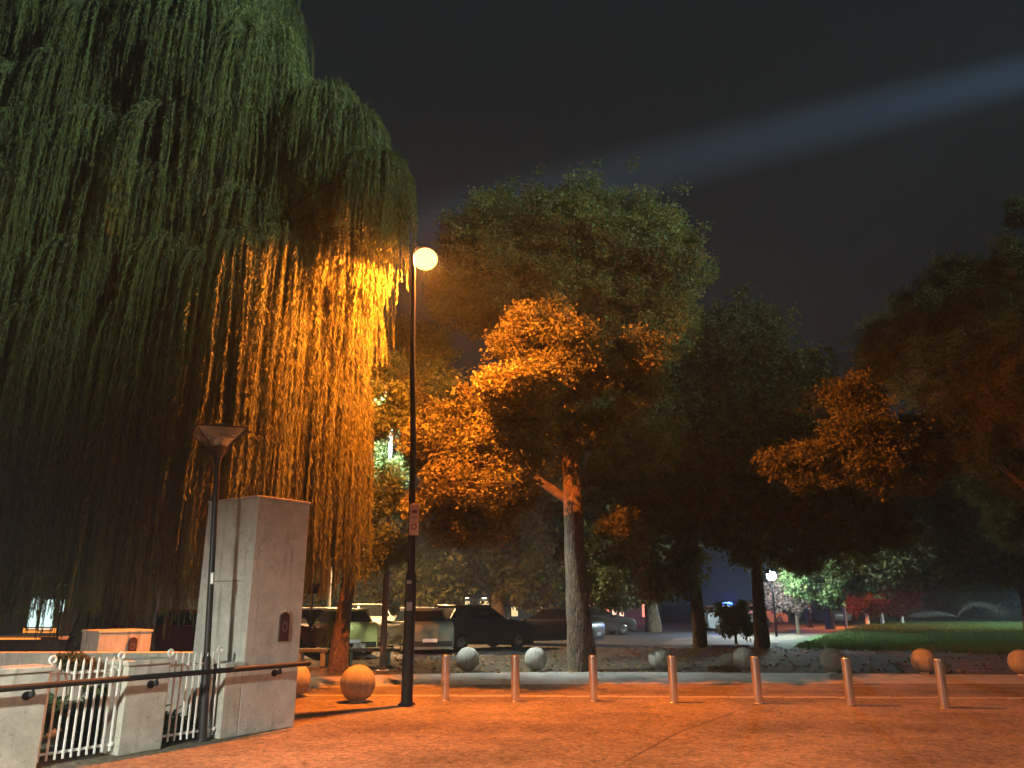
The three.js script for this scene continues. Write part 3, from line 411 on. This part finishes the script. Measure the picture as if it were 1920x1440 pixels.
// sodium lamps deeper in the place
streetLamp('sodium_street_lamp', 'sodium street lamp among the trees of the car park', [-8.2, 35.8], 6.6, 0.9, lin(1, 0.55, 0.22), [1, 0.55, 0.2, 12], 1900, 1.4, [0.9, 0, 0]);
streetLamp('sodium_street_lamp', 'sodium street lamp over the far footpath', [22.6, 54.5], 5.6, 0.8, SODIUM, [1, 0.4, 0.06, 12], 700, 1.3, [0.8, 0, 0]);
{ // white globe park lamp
  const p = thing('globe_lamp', 'white glowing globe park lamp beside the footpath', 'park lamp', [13.42, 0, -41]);
  part('pole', lathe([[0.09, -0.02], [0.06, 0.1], [0.045, 2.7], [0.08, 2.75], [0.08, 2.8]], 16), M.darkSteel, p);
  part('lamp_globe', new THREE.SphereGeometry(0.24, 24, 16), glow(0.8, 1, 0.95, 30), p, [0, 2.98, 0]);
  part('lamp_cap', lathe([[0.0, 0.06], [0.05, 0.03], [0.07, 0.0], [0.0, 0.0]], 20), M.darkSteel, p, [0, 3.19, 0]);
  const k = new THREE.PointLight(lin(0.8, 1, 0.94), 260); k.name = 'globe_lamp_light'; k.position.set(0, 2.98, 0); k.castShadow = true; k.shadow.radius = 8; p.add(k);
}
function mast(label, S, H, faceX, lamps) { // lattice mast; lamps [colour, power, half angle, penumbra, world target]
  const p = thing('floodlight_mast', label, 'floodlight', S);
  for (const [a, b] of [[1, 1], [1, -1], [-1, 1], [-1, -1]]) part('leg', taperTube([V(a * 0.7, -0.1, b * 0.7), V(a * 0.5, H * 0.47, b * 0.5), V(a * 0.3, H, b * 0.3)], [0.09, 0.07, 0.05], 8, 6), M.galvanised, p);
  for (let i = 0; i < H / 2.2; i++) { const y = i * 2.1 + 0.6, w = 0.68 - 0.38 * y / H; part('brace', [pipe([V(-w, y, w), V(w, y + 1.8, w)], 0.03, 6), pipe([V(w, y, -w), V(-w, y + 1.8, -w)], 0.03, 6), pipe([V(-w, y, -w), V(-w, y + 1.8, w)], 0.03, 6), pipe([V(w, y, w), V(w, y + 1.8, -w)], 0.03, 6)], M.galvanised, p); }
  part('platform', box(2, 0.08, 2, 0, H - 0.5, 0), M.galvanised, p);
  lamps.forEach(([color, power, angle, penumbra, aim], i) => {
    const at = V(0, H, (i - (lamps.length - 1) / 2) * 0.85), dir = V(...aim).sub(V(...S)).sub(at).normalize(), q = new THREE.Quaternion().setFromUnitVectors(V(0, 1, 0), dir);
    const h = part('lamp_housing', new THREE.CylinderGeometry(0.3, 0.2, 0.4, 20), M.darkSteel, p, at.toArray()); h.quaternion.copy(q);
    part('lamp_lens', new THREE.CylinderGeometry(0.27, 0.27, 0.02, 20), glow(color.r, color.g, color.b, 8), h, [0, 0.211, 0]);
    const f = new THREE.SpotLight(color, power, 0, angle, penumbra); f.name = 'flood_light'; f.position.copy(at).addScaledVector(dir, 0.24); f.target.position.set(...aim).sub(V(...S)); f.castShadow = true; f.shadow.radius = 12; p.add(f, f.target);
  });
}
mast('tall lattice floodlight mast beyond the lawn sending out a beam', [60, 0, -21.5], 30, -1, [[FLOOD, 14000, 0.18, 0.75, [-6, 13.5, -17.5]], [lin(0.6, 0.78, 0.95), 360000, 0.047, 1, [-31, 30, -66]]]);
mast('tall lattice floodlight mast on the far side of the plaza', [40, 0, 14], 27, -1, [[FLOOD, 11500, 0.17, 0.75, [-9.5, 14, -15]], [FLOOD, 9500, 0.15, 0.8, [5, 13.5, -21]], [FLOOD, 12000, 0.17, 0.8, [19, 13, -28]], [FLOOD, 8000, 0.16, 0.8, [10, 11, -32]]]);
{ // road sign seen from behind, benches, white board
  const p = thing('road_sign', 'dark road sign seen from behind near the white cars', 'road sign', [-6.75, 0, -27]);
  part('post', cyl(0.03, 0.03, 2.3, 0, -0.01, 0, 10), M.darkSteel, p); part('sign_plate', box(0.62, 0.34, 0.02, 0, 2.13, -0.04, 0.02), M.darkSteel, p);
  part('triangle_plate', new THREE.CylinderGeometry(0.4, 0.4, 0.02, 3).rotateX(Math.PI / 2).translate(0, 1.22, -0.04), M.darkSteel, p);
  const bench = (x, d, w, label) => { const b = thing('concrete_bench', label, 'bench', [x, -0.02, -d]); part('seat', uvBox(w, 0.09, 0.46, 0, 0.42, 0, 0.015), std(lin(0.2, 0.2, 0.17), 0.9, { map: concreteTex }), b); for (const s of [-1, 1]) part('leg', uvBox(0.14, 0.38, 0.4, s * (w / 2 - 0.16), 0.19, 0, 0.012), std(lin(0.2, 0.2, 0.17), 0.9), b); };
  bench(-5.55, 22.6, 1.0, 'low dark concrete bench between pillar and leaning tree'); bench(-4.05, 22.9, 1.4, 'low dark concrete bench carrying a small white board');
  const w = thing('white_board', 'small white board leaning on the concrete bench', 'board', [-4.3, 0.447, -22.75], 0.1); w.rotation.x = -0.9; part('panel', box(0.34, 0.2, 0.012, 0, 0.1, 0), M.whitePaint, w); part('frame', [box(0.35, 0.014, 0.016, 0, 0.2, 0), box(0.35, 0.014, 0.016, 0, 0.0, 0)], M.galvanised, w);
}

// ---------------------------------------------------------------- parked cars
const quad = (a, b, c, d, t = 0.012) => { // thin slab on four corners
  const n = V().crossVectors(b.clone().sub(a), d.clone().sub(a)).normalize().multiplyScalar(t), f = [a, b, c, d], k = f.map((p) => p.clone().add(n)), P = [k[0], k[1], k[2], k[0], k[2], k[3]];
  for (let i = 0; i < 4; i++) { const j = (i + 1) % 4; P.push(f[i], f[j], k[j], f[i], k[j], k[i]); }
  const g = new THREE.BufferGeometry().setFromPoints(P); g.computeVertexNormals(); return g;
};
const shrink = (pts, k) => { const c = pts.reduce((s, p) => s.add(p), V()).multiplyScalar(1 / pts.length); return pts.map((p) => p.clone().lerp(c, k)); };
function car(label, [x, d], turn, paint, { L = 4, H = 1.48, W = 1.68, lights, bar, group = 'cars in the car park' } = {}) {
  const c = thing('parked_car', label, 'car', [x, -0.012, -d], turn, group), h = L / 2, ax = h * 0.64, r = 0.31, k = H / 1.48, s = new THREE.Shape();
  s.moveTo(-h + 0.06, 0.24); s.lineTo(-ax - r - 0.05, 0.22); s.absarc(-ax, 0.3, r + 0.05, Math.PI, 0, true); s.lineTo(ax - r - 0.05, 0.22); s.absarc(ax, 0.3, r + 0.05, Math.PI, 0, true); s.lineTo(h - 0.05, 0.24);
  s.quadraticCurveTo(h, 0.4, h - 0.02, 0.58 * k); s.quadraticCurveTo(h - 0.06, 0.76 * k, h - 0.28, 0.82 * k); s.lineTo(h * 0.42, 0.96 * k); s.lineTo(-h * 0.88, 1.0 * k); s.quadraticCurveTo(-h + 0.0, 0.98 * k, -h + 0.02, 0.62 * k); s.closePath();
  const P = phys({ color: paint, roughness: 0.38, clearcoat: 1, clearcoatRoughness: 0.08, metalness: 0.1 });
  part('body', toCreasedNormals(new THREE.ExtrudeGeometry(s, { depth: W - 0.14, bevelSize: 0.07, bevelThickness: 0.07, bevelSegments: 4, curveSegments: 14 }).translate(0, 0, -(W - 0.14) / 2), 0.7), P, c);
  const b = [[h * 0.46, -h * 0.9], W / 2 - 0.08, 0.93 * k], t = [[h * 0.06, -h * 0.68], W / 2 - 0.25, H - 0.04], c8 = (fx, sz, top) => top ? V(t[0][fx], t[2] - (fx ? 0.03 : 0.02), sz * t[1]) : V(b[0][fx], b[2], sz * b[1]);
  const cab = new THREE.BufferGeometry().setFromPoints([[c8(0, 1, 0), c8(0, -1, 0), c8(0, -1, 1), c8(0, 1, 1)], [c8(1, -1, 0), c8(1, 1, 0), c8(1, 1, 1), c8(1, -1, 1)], [c8(1, 1, 0), c8(0, 1, 0), c8(0, 1, 1), c8(1, 1, 1)], [c8(0, -1, 0), c8(1, -1, 0), c8(1, -1, 1), c8(0, -1, 1)]].flatMap(([p, q, u, v]) => [p, q, u, p, u, v])); cab.computeVertexNormals(); part('cabin', cab, P, c);
  part('roof', toCreasedNormals(new RoundedBoxGeometry(t[0][0] - t[0][1] + 0.1, 0.09, 2 * t[1] + 0.08, 3, 0.04), 0.6).translate((t[0][0] + t[0][1]) / 2, t[2] - 0.005, 0), P, c);
  const w = (pts) => shrink(pts, 0.09);
  part('windscreen', quad(...w([c8(0, 1, 0), c8(0, -1, 0), c8(0, -1, 1), c8(0, 1, 1)])), M.carGlass, c); part('rear_window', quad(...w([c8(1, -1, 0), c8(1, 1, 0), c8(1, 1, 1), c8(1, -1, 1)])), M.carGlass, c);
  for (const z of [1, -1]) { const A = c8(1, z, 0), B = c8(0, z, 0), T = c8(0, z, 1), U = c8(1, z, 1), m0 = A.clone().lerp(B, 0.46), m1 = U.clone().lerp(T, 0.46); for (const f of [[A, m0, m1, U], [m0, B, T, m1]]) { const q = shrink(f, 0.1); part('side_window', z > 0 ? quad(q[0], q[1], q[2], q[3]) : quad(q[1], q[0], q[3], q[2]), M.carGlass, c); }
    part('mirror', box(0.12, 0.11, 0.16, h * 0.4, 0.99 * k, z * (W / 2 + 0.04), 0.03), P, c);
    part('headlight', box(0.1, 0.13, 0.34, h - 0.1, 0.66 * k, z * (W / 2 - 0.26), 0.04), lights ? glow(0.9, 0.92, 1, 14) : M.headlight, c); part('tail_light', box(0.08, 0.24, 0.16, -h + 0.04, 0.78 * k, z * (W / 2 - 0.14), 0.03), M.tail, c);
    for (const e of [1, -1]) { const wh = part('wheel', lathe([[0.0, -0.09], [r - 0.08, -0.09], [r - 0.01, -0.085], [r, -0.05], [r, 0.05], [r - 0.01, 0.085], [r - 0.08, 0.09], [0, 0.09]], 24).rotateX(Math.PI / 2), M.rubber, c, [e * ax, r, z * (W / 2 - 0.12)]); part('rim', lathe([[0.0, 0.02], [0.06, 0.015], [0.19, -0.005], [0.2, 0.01], [0.215, 0.0]], 20).rotateX(z * Math.PI / 2).translate(0, 0, z * 0.092), M.chrome, wh); } }
  part('bumper', [box(0.12, 0.2, W - 0.1, h - 0.02, 0.36, 0, 0.05), box(0.12, 0.2, W - 0.1, -h + 0.02, 0.36, 0, 0.05)], M.rubber, c);
  part('number_plate', [box(0.012, 0.11, 0.5, h + 0.044, 0.4, 0, 0.003), box(0.012, 0.11, 0.5, -h - 0.044, 0.46, 0, 0.003)], M.plate, c);
  if (lights) for (const z of [1, -1]) { const k2 = new THREE.SpotLight(lin(0.9, 0.93, 1), 25, 0, 0.3, 0.6); k2.name = 'headlight_beam'; k2.position.set(h + 0.03, 0.66 * k, z * (W / 2 - 0.26)); k2.target.position.set(h + 6, 0.1, z * (W / 2 - 0.26)); k2.castShadow = true; c.add(k2, k2.target); }
  if (bar) { part('blue_light', [box(0.16, 0.12, 0.34, t[0][0] - 0.4, H + 0.11, -0.32, 0.03), box(0.16, 0.12, 0.34, t[0][0] - 0.4, H + 0.11, 0.32, 0.03)], glow(0.03, 0.1, 1, 14), c); part('light_bar', box(0.2, 0.05, 1.1, t[0][0] - 0.4, H + 0.04, 0), M.darkSteel, c); const k3 = new THREE.PointLight(lin(0.04, 0.12, 1), 90); k3.name = 'blue_lamp'; k3.position.set(t[0][0] - 0.4, H + 0.3, 0); k3.castShadow = true; c.add(k3); }
  return c;
}
car('dark red hatchback poking out from behind the tall pillar', [-8.9, 28.9], 0.05, lin(0.09, 0.012, 0.014));
car('yellow green hatchback parked behind the leaning tree', [-6.05, 28.4], 2.0, lin(0.46, 0.5, 0.16));
car('grey green hatchback parked behind the black lamp post', [-3.4, 29.0], 1.9, lin(0.14, 0.17, 0.13));
car('black estate car parked side on in front of the bushy tree', [-1.3, 30.4], 0.7, lin(0.012, 0.012, 0.014), { L: 4.2, H: 1.6 });
car('black saloon car parked behind the plane tree trunk', [1.6, 33.4], 2.7, lin(0.014, 0.013, 0.016), { L: 4.1, H: 1.45 });
car('white hatchback parked behind the dark red hatchback', [-7.6, 33.8], -0.3, lin(0.72, 0.72, 0.7));
car('white estate car in the second row behind the yellow green car', [-6.1, 34.6], -1.2, lin(0.72, 0.71, 0.68), { L: 4.4, H: 1.62 });
car('silver hatchback in the second row behind the grey green car', [-4.0, 34.8], -1.25, lin(0.5, 0.5, 0.5));
car('dark car parked in front of the red lit kiosk', [4.5, 43.5], 0.3, lin(0.02, 0.018, 0.02));
car('red car standing behind the stone block with emblem', [-9.6, 24.6], 0.02, lin(0.3, 0.03, 0.03), { L: 4.2 });
car('car with lit white headlights under the willow curtain', [-20.9, 41.5], -1.45, lin(0.1, 0.1, 0.11), { lights: true });
car('patrol car with blue flashing light bar by the footpath', [13.6, 49.5], 0.2, lin(0.3, 0.32, 0.36), { bar: true });
car('car lit golden by the lamp over the far footpath', [19.2, 62.5], 0.25, lin(0.4, 0.36, 0.3));
car('distant car with lit headlights between the plum trees', [27.6, 70], -1.35, lin(0.2, 0.2, 0.2), { lights: true });

// ---------------------------------------------------------------- buildings far behind
function shop(name, label, [x, d], [w, h, dep], wallMat, panes, turn = 0, extra) { // panes [x, y, w, h, glow]
  const b = thing(name, label, 'building', [x, -0.02, -d], turn);
  part('wall', uvBox(w, h, dep, 0, h / 2, -dep / 2, 0.02), wallMat, b); part('roof', uvBox(w + 0.5, 0.22, dep + 0.5, 0, h + 0.112, -dep / 2, 0.03), M.roof, b);
  for (const [px, py, pw, ph, g] of panes) { const f = part('window', [box(pw + 0.12, 0.06, 0.08, px, py + ph / 2 + 0.03, 0.03), box(pw + 0.12, 0.06, 0.08, px, py - ph / 2 - 0.03, 0.03), box(0.06, ph, 0.08, px - pw / 2 - 0.03, py, 0.03), box(0.06, ph, 0.08, px + pw / 2 + 0.03, py, 0.03)], M.darkSteel, b); part('lit_pane', box(pw, ph, 0.02, px, py, 0.022, 0.004), g, f); }
  extra?.(b); return b;
}
const warm = glow(1, 0.72, 0.34, 1.1), redGlow = glow(1, 0.24, 0.12, 1.5), pinkGlow = glow(1, 0.52, 0.36, 2.2), coldGlow = glow(0.72, 1, 0.92, 1.3), orangeGlow = glow(1, 0.3, 0.04, 1.4), whiteLamp = glow(1, 0.9, 0.6, 7);
shop('kiosk', 'small kiosk with glowing red windows behind the dark car', [7.2, 58], [6.5, 3.1, 4], std(lin(0.22, 0.06, 0.05), 0.9), [[-1.6, 1.4, 0.9, 0.8, pinkGlow], [-0.45, 1.1, 0.55, 1.5, redGlow], [0.2, 1.15, 0.3, 1.5, pinkGlow], [0.72, 1.15, 0.3, 1.5, pinkGlow], [2.3, 1.1, 0.2, 0.9, redGlow]], 0, (b) => { const k = new THREE.RectAreaLight(lin(1, 0.35, 0.2), 2.2, 2.4, 1.4); k.name = 'kiosk_window_light'; k.position.set(0, 1.2, 0.12); k.rotation.y = Math.PI; b.add(k); part('awning', box(6.3, 0.08, 1.0, 0, 2.5, 0.5, 0.02), M.roof, b); });
shop('cafe_building', 'low cafe building with warm windows behind the bushy tree', [-2.8, 61], [11, 3.6, 6], M.wall, [[-0.6, 1.25, 0.35, 1.0, warm], [0.7, 1.2, 0.7, 1.1, warm], [1.9, 1.2, 0.6, 1.1, warm], [3.0, 1.2, 0.5, 1.1, warm], [-3.2, 1.3, 0.8, 0.9, warm], [4.3, 1.9, 0.3, 0.3, warm], [-4.6, 1.7, 0.4, 0.5, warm], [-1.9, 2.2, 0.25, 0.3, pinkGlow], [5.0, 1.2, 0.4, 0.9, pinkGlow]], 0, (b) => { for (const x of [-0.7, 0.7]) part('wall_lamp', [lathe([[0, 0.12], [0.3, 0.02], [0.3, 0], [0, 0]], 16).translate(x, 2.0, 0.35), box(0.05, 0.05, 0.36, x, 2.09, 0.18)], M.darkSteel, b), part('wall_lamp_glass', lathe([[0, -0.06], [0.24, -0.02], [0.24, -0.002], [0, -0.002]], 16).translate(x, 2.0, 0.35), whiteLamp, b); });
shop('shop_building', 'long dark shop building with cold white windows behind the willow', [-24.5, 46], [20, 4.2, 7], M.wall, [[-2.9, 1.1, 0.5, 1.8, coldGlow], [-2.1, 1.0, 0.75, 1.7, coldGlow], [-1.35, 1.5, 0.3, 0.7, coldGlow], [2.35, 1.25, 0.3, 1.6, coldGlow], [-1.5, 2.55, 0.45, 0.3, coldGlow], [-2.4, 0.14, 1.9, 0.26, orangeGlow]], 0);
{
  const b = thing('market_stall', 'low market stall glowing orange at the end of the reddish wall', 'stall', [-17.6, -0.02, -29.5]);
  part('counter', uvBox(2.6, 0.5, 0.8, 0, 0.25, 0, 0.02), std(lin(0.35, 0.14, 0.08), 0.8), b); part('glow_strip', box(1.9, 0.3, 0.03, -0.3, 0.32, 0.418, 0.006), orangeGlow, b); part('canopy', box(2.8, 0.07, 1.3, 0, 2.2, 0), M.roof, b); for (const s of [-1, 1]) part('post', box(0.06, 2.2, 0.06, s * 1.3, 1.08, 0.5), M.darkSteel, b);
}
{
  const b = thing('terrace_wall', 'pale low terrace wall at the far end of the lawn', 'wall', [50, -0.02, -92], 0.1);
  part('wall', uvBox(12, 1.9, 0.5, 0, 0.95, 0, 0.02), std(lin(0.2, 0.22, 0.17), 0.9), b); part('coping', uvBox(12.3, 0.7, 0.8, 0, 2.25, 0.1, 0.03), std(lin(0.62, 0.64, 0.55), 0.9), b);
}
{ // lawn sprinkler with two fanned jets of drops
  const s = thing('lawn_sprinkler', 'lawn sprinkler throwing two arching sprays of water', 'sprinkler', [41.0, 0, -74]);
  part('riser', [cyl(0.04, 0.03, 0.3, 0, -0.01, 0, 10), cyl(0.06, 0.06, 0.08, 0, 0.28, 0, 12)], M.darkSteel, s);
  const R = rng(66), g = new THREE.OctahedronGeometry(0.05, 0).scale(0.7, 1.6, 0.7), N = 5200, im = new THREE.InstancedMesh(g, phys({ color: lin(0.85, 0.9, 0.88), roughness: 0.35, transmission: 0.35, thickness: 0 }), N), m = new THREE.Matrix4();
  for (let i = 0; i < N; i++) { const side = R() < 0.55 ? 1 : -1, v = side > 0 ? 5.6 : 5.2, el = side > 0 ? 1.0 + gauss(R) * 0.12 : 0.5 + gauss(R) * 0.2, T = 2 * v * Math.sin(el) / 9.8, t = T * Math.pow(R(), 0.7), az = gauss(R) * 0.4, wob = 0.03 + t * 0.3, x = side * v * Math.cos(el) * Math.cos(az) * t * (side > 0 ? 1.5 : 1.8), z = v * Math.cos(el) * Math.sin(az) * t * 2, y = 0.36 + v * Math.sin(el) * t - 4.9 * t * t; m.makeTranslation(x + gauss(R) * wob, Math.max(0.02, y + gauss(R) * wob), z + gauss(R) * wob); const k = 0.14 + R() * 0.3; m.scale(V(k, k, k)); im.setMatrixAt(i, m); }
  im.name = 'spray'; im.userData.kind = 'stuff'; im.castShadow = im.receiveShadow = true; s.add(im);
}
{ // person standing on the far footpath
  const res = 60, mc = new MarchingCubes(res, new THREE.MeshBasicMaterial(), false, false, 60000), S = 1.0; // field covers [-1, 1]
  const J = { pel: [0, 0.95, 0], chest: [0, 1.32, 0.02], neck: [0, 1.47, 0], head: [0.0, 1.62, 0.02], ls: [-0.19, 1.4, 0], le: [-0.27, 1.13, 0.02], lh: [-0.22, 0.9, 0.1], rs: [0.19, 1.4, 0], re: [0.28, 1.14, 0.0], rh: [0.2, 0.95, 0.14], lp: [-0.1, 0.92, 0], lk: [-0.13, 0.5, 0.02], la: [-0.14, 0.08, 0], lt: [-0.15, 0.05, 0.16], rp: [0.1, 0.92, 0], rk: [0.13, 0.5, 0.04], ra: [0.15, 0.08, 0.02], rt: [0.17, 0.05, 0.18] };
  const B = [['pel', 'chest', 0.16, 0.18], ['chest', 'neck', 0.15, 0.065], ['neck', 'head', 0.06, 0.1], ['head', 'head', 0.105, 0.105], ['ls', 'le', 0.065, 0.05], ['le', 'lh', 0.05, 0.038], ['rs', 're', 0.065, 0.05], ['re', 'rh', 0.05, 0.038], ['lp', 'lk', 0.095, 0.065], ['lk', 'la', 0.065, 0.048], ['la', 'lt', 0.05, 0.04], ['rp', 'rk', 0.095, 0.065], ['rk', 'ra', 0.065, 0.048], ['ra', 'rt', 0.05, 0.04], ['chest', 'ls', 0.12, 0.075], ['chest', 'rs', 0.12, 0.075]];
  for (let k = 0; k < res; k++) for (let j = 0; j < res; j++) for (let i = 0; i < res; i++) {
    const p = [(i - res / 2) / (res / 2) * S, (j - res / 2) / (res / 2) * S + 0.88, (k - res / 2) / (res / 2) * S]; let d = 9;
    for (const [a, b, ra, rb] of B) { const A = J[a], C = J[b], ab = [C[0] - A[0], C[1] - A[1], C[2] - A[2]], ap = [p[0] - A[0], p[1] - A[1], p[2] - A[2]], l2 = ab[0] ** 2 + ab[1] ** 2 + ab[2] ** 2, t = l2 ? Math.min(1, Math.max(0, (ap[0] * ab[0] + ap[1] * ab[1] + ap[2] * ab[2]) / l2)) : 0, q = Math.hypot(ap[0] - ab[0] * t, ap[1] - ab[1] * t, ap[2] - ab[2] * t) - (ra + (rb - ra) * t), h = Math.max(0.04 - Math.abs(d - q), 0) / 0.04; d = Math.min(d, q) - h * h * 0.01; }
    mc.field[k * res * res + j * res + i] = -d;
  }
  mc.isolation = 0; mc.update();
  const n = mc.count, g = new THREE.BufferGeometry(), P = mc.positionArray.slice(0, n * 3), col = new Float32Array(n * 3);
  for (let i = 0; i < n; i++) { P[i * 3 + 1] += 0.88; const y = P[i * 3 + 1], c = y > 1.5 ? [0.3, 0.18, 0.13] : y > 0.92 ? [0.02, 0.02, 0.025] : y > 0.1 ? [0.03, 0.03, 0.04] : [0.05, 0.05, 0.05]; col.set(c, i * 3); }
  g.setAttribute('position', new THREE.BufferAttribute(P, 3)); g.setAttribute('normal', new THREE.BufferAttribute(mc.normalArray.slice(0, n * 3), 3)); g.setAttribute('color', new THREE.BufferAttribute(col, 3));
  const o = thing('person', 'person in dark clothes standing on the orange lit footpath', 'person', [20.0, -0.01, -54.2], 0.5);
  part('body', g, std(0xffffff, 0.85, { vertexColors: true }), o);
  part('hair', new THREE.SphereGeometry(0.115, 16, 12, 0, 6.3, 0, 1.7).translate(0, 1.64, 0.0), std(lin(0.02, 0.015, 0.012), 0.7), o);
}
renderer.render(scene, camera);
